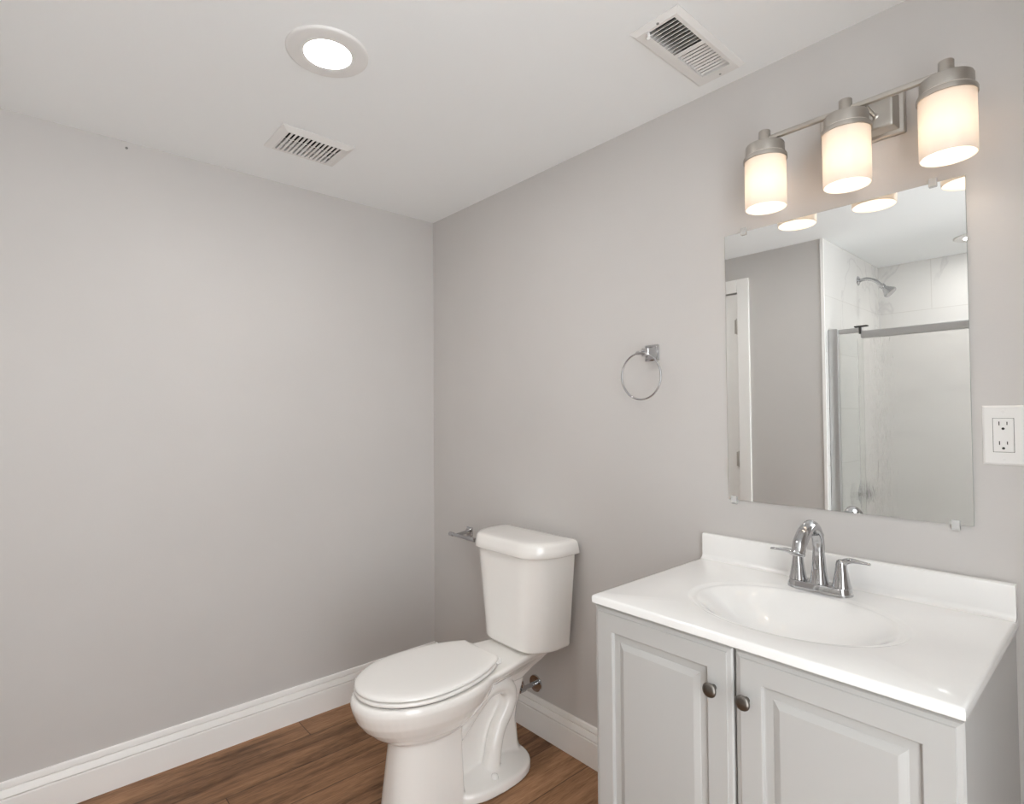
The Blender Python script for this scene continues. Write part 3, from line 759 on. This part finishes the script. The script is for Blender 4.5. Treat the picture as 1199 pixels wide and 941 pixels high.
# backsplash with a cove at its foot
bm = BM(); prof = [(0.0, TZ1 - 0.004)] + [(0.0, 0.9270), (0.003, 0.9300), (0.017, 0.9305), (0.0205, 0.9285), (0.0220, 0.9250), (0.0220, TZ1 + 0.014)]
prof += [(0.022 + 0.012 * (1 - math.cos(math.radians(a))), TZ1 + 0.0135 - 0.0130 * math.sin(math.radians(a))) for a in (15, 30, 45, 60, 75, 90)] + [(0.034, TZ1 - 0.004)]
add_loft(bm, [[(x, -0.002 - d, z) for d, z in prof] for x in (TX0 + 0.0005, TX1 - 0.0005)])
obj('backsplash', bm, M['marble'], t, True, 35)
obj('drain', lathe((SXc, SYc, TZ1 - 0.1035), (0, 0, 1), [(0.024, 0), (0.0235, 0.004), (0.019, 0.0055), (0.018, 0.004), (0.012, 0.006), (0.0005, 0.0075)], 28), M['chrome'], t, True)

# ------------------------------------------------------------------ faucet
FX, FY, FZ = 1.880, -0.104, TZ1
t = thing('faucet', 'chrome two-handle gooseneck faucet standing on the vanity top', 'faucet', (FX, FY, FZ))
def stadium(hx, hy, z, n=12, e=0.0):
    pts = []
    for sx, a0 in ((1, -90), (-1, 90)):
        for k in range(n + 1):
            a = math.radians(a0 + 180 * k / n); pts.append((FX + sx * (hx - hy) + hy * math.cos(a) * (1 if True else 1), FY + hy * math.sin(a), z))
    return pts
bm = BM(); add_loft(bm, [stadium(hx, hy, FZ + z) for hx, hy, z in ((0.0750, 0.0265, 0.0003), (0.0750, 0.0265, 0.003), (0.0725, 0.0245, 0.016), (0.0710, 0.0230, 0.0185), (0.0690, 0.0210, 0.0195))])
obj('base', bm, M['chrome'], t, True, 30)
bm = BM()
sp = smooth_path([(FX, FY, FZ + 0.018), (FX, FY, FZ + 0.05), (FX, FY - 0.001, FZ + 0.09), (FX, FY - 0.004, FZ + 0.124), (FX, FY - 0.022, FZ + 0.154), (FX, FY - 0.054, FZ + 0.166), (FX, FY - 0.088, FZ + 0.155), (FX, FY - 0.114, FZ + 0.134), (FX, FY - 0.126, FZ + 0.114)], 7)
add_tube(bm, sp, [0.0225, 0.0168, 0.0140, 0.0140, 0.0148, 0.0155, 0.0158, 0.0158, 0.0150], 22)
obj('spout', bm, M['chrome'], t, True, 60)
d = (sp[-1] - sp[-2]).normalized()
obj('aerator', lathe(sp[-1] - d * 0.001, d, [(0.0150, 0), (0.0156, 0.001), (0.0156, 0.006), (0.0135, 0.007), (0.012, 0.005), (0.0005, 0.005)], 22), M['chrome'], t, True)
for s in (-1, 1):
    hx = FX + s * 0.0505
    hb = obj('handle', lathe((hx, FY, FZ + 0.018), (0, 0, 1), [(0.0215, 0), (0.0215, 0.003), (0.0200, 0.006), (0.0165, 0.025), (0.0135, 0.045), (0.0122, 0.056), (0.0105, 0.063), (0.006, 0.067), (0.0005, 0.068)], 28), M['chrome'], t, True)
    bm = BM()
    P = smooth_path([(hx - s * 0.004, FY, FZ + 0.066), (hx + s * 0.006, FY - 0.001, FZ + 0.079), (hx + s * 0.022, FY - 0.003, FZ + 0.0865), (hx + s * 0.042, FY - 0.005, FZ + 0.087), (hx + s * 0.064, FY - 0.007, FZ + 0.086)], 6)
    # a flattened blade
    rings = []
    for i, q in enumerate(P):
        u = i / (len(P) - 1); wy = 0.0085 * (1 - 0.25 * u) if u < 0.9 else 0.0055; wz = 0.0085 * (1 - u) ** 1.3 + 0.0028
        dd = (P[min(i + 1, len(P) - 1)] - P[max(i - 1, 0)]).normalized(); up = dd.cross(Vector((0, 1, 0))).normalized()
        rings.append([q + Vector((0, 1, 0)) * wy * math.cos(2 * PI * k / 14) + up * wz * math.sin(2 * PI * k / 14) for k in range(14)])
    add_loft(bm, rings)
    obj('lever', bm, M['chrome'], hb, True, 60)
obj('lift_rod', lathe((FX, FY + 0.020, FZ + 0.015), (0, 0, 1), [(0.0025, 0), (0.0025, 0.110), (0.005, 0.112), (0.006, 0.120), (0.003, 0.126), (0.0005, 0.127)], 12), M['chrome'], t, True)

# ------------------------------------------------------------------ shower, seen in the mirror
t = thing('bathtub', 'white bathtub behind the shower glass facing the mirror', 'bathtub', ((XS + XR) / 2, (YS + YF) / 2, 0))
tx0, tx1, ty0, ty1, tz = XS + 0.001, XR - 0.013, YS + 0.001, YF - 0.001, 0.50
def tubr(a, z, r=0.10):
    pts = []; x0, x1, y0, y1 = tx0 + a, tx1 - a, ty0 + a, ty1 - a
    for cx_, cy_, a0 in ((x1 - r, y1 - r, 0), (x0 + r, y1 - r, 90), (x0 + r, y0 + r, 180), (x1 - r, y0 + r, 270)):
        for k in range(7):
            an = math.radians(a0 + 15 * k); pts.append((cx_ + r * math.cos(an), cy_ + r * math.sin(an), z))
    return pts
bm = BM(); add_loft(bm, [tubr(0, 0, 0.003), tubr(0, tz - 0.012, 0.003), tubr(0.003, tz - 0.003, 0.004), tubr(0.012, tz, 0.012), tubr(0.085, tz, 0.09), tubr(0.098, tz - 0.012, 0.1), tubr(0.115, tz - 0.1, 0.1), tubr(0.17, tz - 0.36, 0.12), tubr(0.22, tz - 0.39, 0.1)])
obj('tub_shell', bm, M['tub'], t, True, 35)

GY = -1.905
t = thing('shower_door', 'framed rain glass shower door reflected in the right of the mirror', 'shower door', (2.0, GY, tz))
obj('jamb', box(XS + 0.002, XS + 0.050, GY - 0.018, GY + 0.018, tz, 1.778, 0.003), M['alu'], t)
obj('jamb', box(XR - 0.045, XR - 0.014, GY - 0.018, GY + 0.018, tz, 1.778, 0.003), M['alu'], t)
obj('sill', box(XS + 0.050, XR - 0.045, GY - 0.025, GY + 0.025, tz + 0.0003, tz + 0.026, 0.003), M['alu'], t)
obj('fixed_rail', box(XS + 0.050, 1.410, GY - 0.010, GY + 0.010, 1.745, 1.772, 0.003), M['alu'], t)
obj('header_rail', box(1.405, XR - 0.045, GY - 0.030, GY + 0.012, 1.712, 1.752, 0.003), M['alu'], t)
bm = BM(); add_box(bm, 1.375, 1.440, GY - 0.004, GY + 0.022, 1.774, 1.781, 0.001); add_box(bm, 1.398, 1.408, GY + 0.012, GY + 0.022, 1.735, 1.776, 0.001)
obj('pivot_bracket', bm, M['slot'], t)
obj('clear_panel', box(XS + 0.052, 1.412, GY - 0.003, GY + 0.003, tz + 0.026, 1.744), M['clear'], t)
obj('rain_glass_panel', box(1.380, XR - 0.047, GY - 0.022, GY - 0.016, tz + 0.027, 1.711), M['rain'], t)
bm = BM(); add_box(bm, 1.325, 1.372, GY + 0.004, GY + 0.024, 0.742, 0.772, 0.006, 3)
obj('pull', bm, M['chrome'], t, True)

SHY = -2.43
t = thing('shower_sprayer', 'chrome shower head on a curved arm reflected in the mirror', 'shower head', (XS, SHY, 2.145))
obj('flange', lathe((XS, SHY, 2.145), (1, 0, 0), [(0.030, 0), (0.029, 0.004), (0.018, 0.010), (0.012, 0.012), (0.0005, 0.012)], 28), M['chrome'], t, True)
bm = BM(); P = smooth_path([(XS + 0.008, SHY, 2.145), (XS + 0.05, SHY, 2.148), (XS + 0.095, SHY, 2.128), (XS + 0.130, SHY, 2.092)], 6); add_tube(bm, P, 0.0105, 16); obj('shower_arm', bm, M['chrome'], t, True, 60)
d = (P[-1] - P[-2]).normalized()
obj('spray_head', lathe(P[-1] - d * 0.004, d, [(0.012, 0), (0.016, 0.004), (0.016, 0.018), (0.013, 0.022), (0.020, 0.034), (0.032, 0.055), (0.0385, 0.066), (0.0385, 0.074), (0.034, 0.078), (0.0005, 0.078)], 32), M['chrome'], t, True, 30)
t = thing('shower_valve', 'round shower valve trim blurred behind the rain glass in the mirror', 'shower valve', (XS, SHY, 0.79))
obj('trim_plate', lathe((XS, SHY, 0.79), (1, 0, 0), [(0.078, 0), (0.077, 0.004), (0.068, 0.008), (0.03, 0.012), (0.026, 0.016), (0.024, 0.045), (0.0005, 0.047)], 40), M['chrome'], t, True, 30)
bm = BM(); add_tube(bm, [(XS + 0.045, SHY, 0.79), (XS + 0.050, SHY + 0.03, 0.782), (XS + 0.056, SHY + 0.085, 0.770)], [0.010, 0.009, 0.006], 14); obj('handle', bm, M['chrome'], t, True, 60)
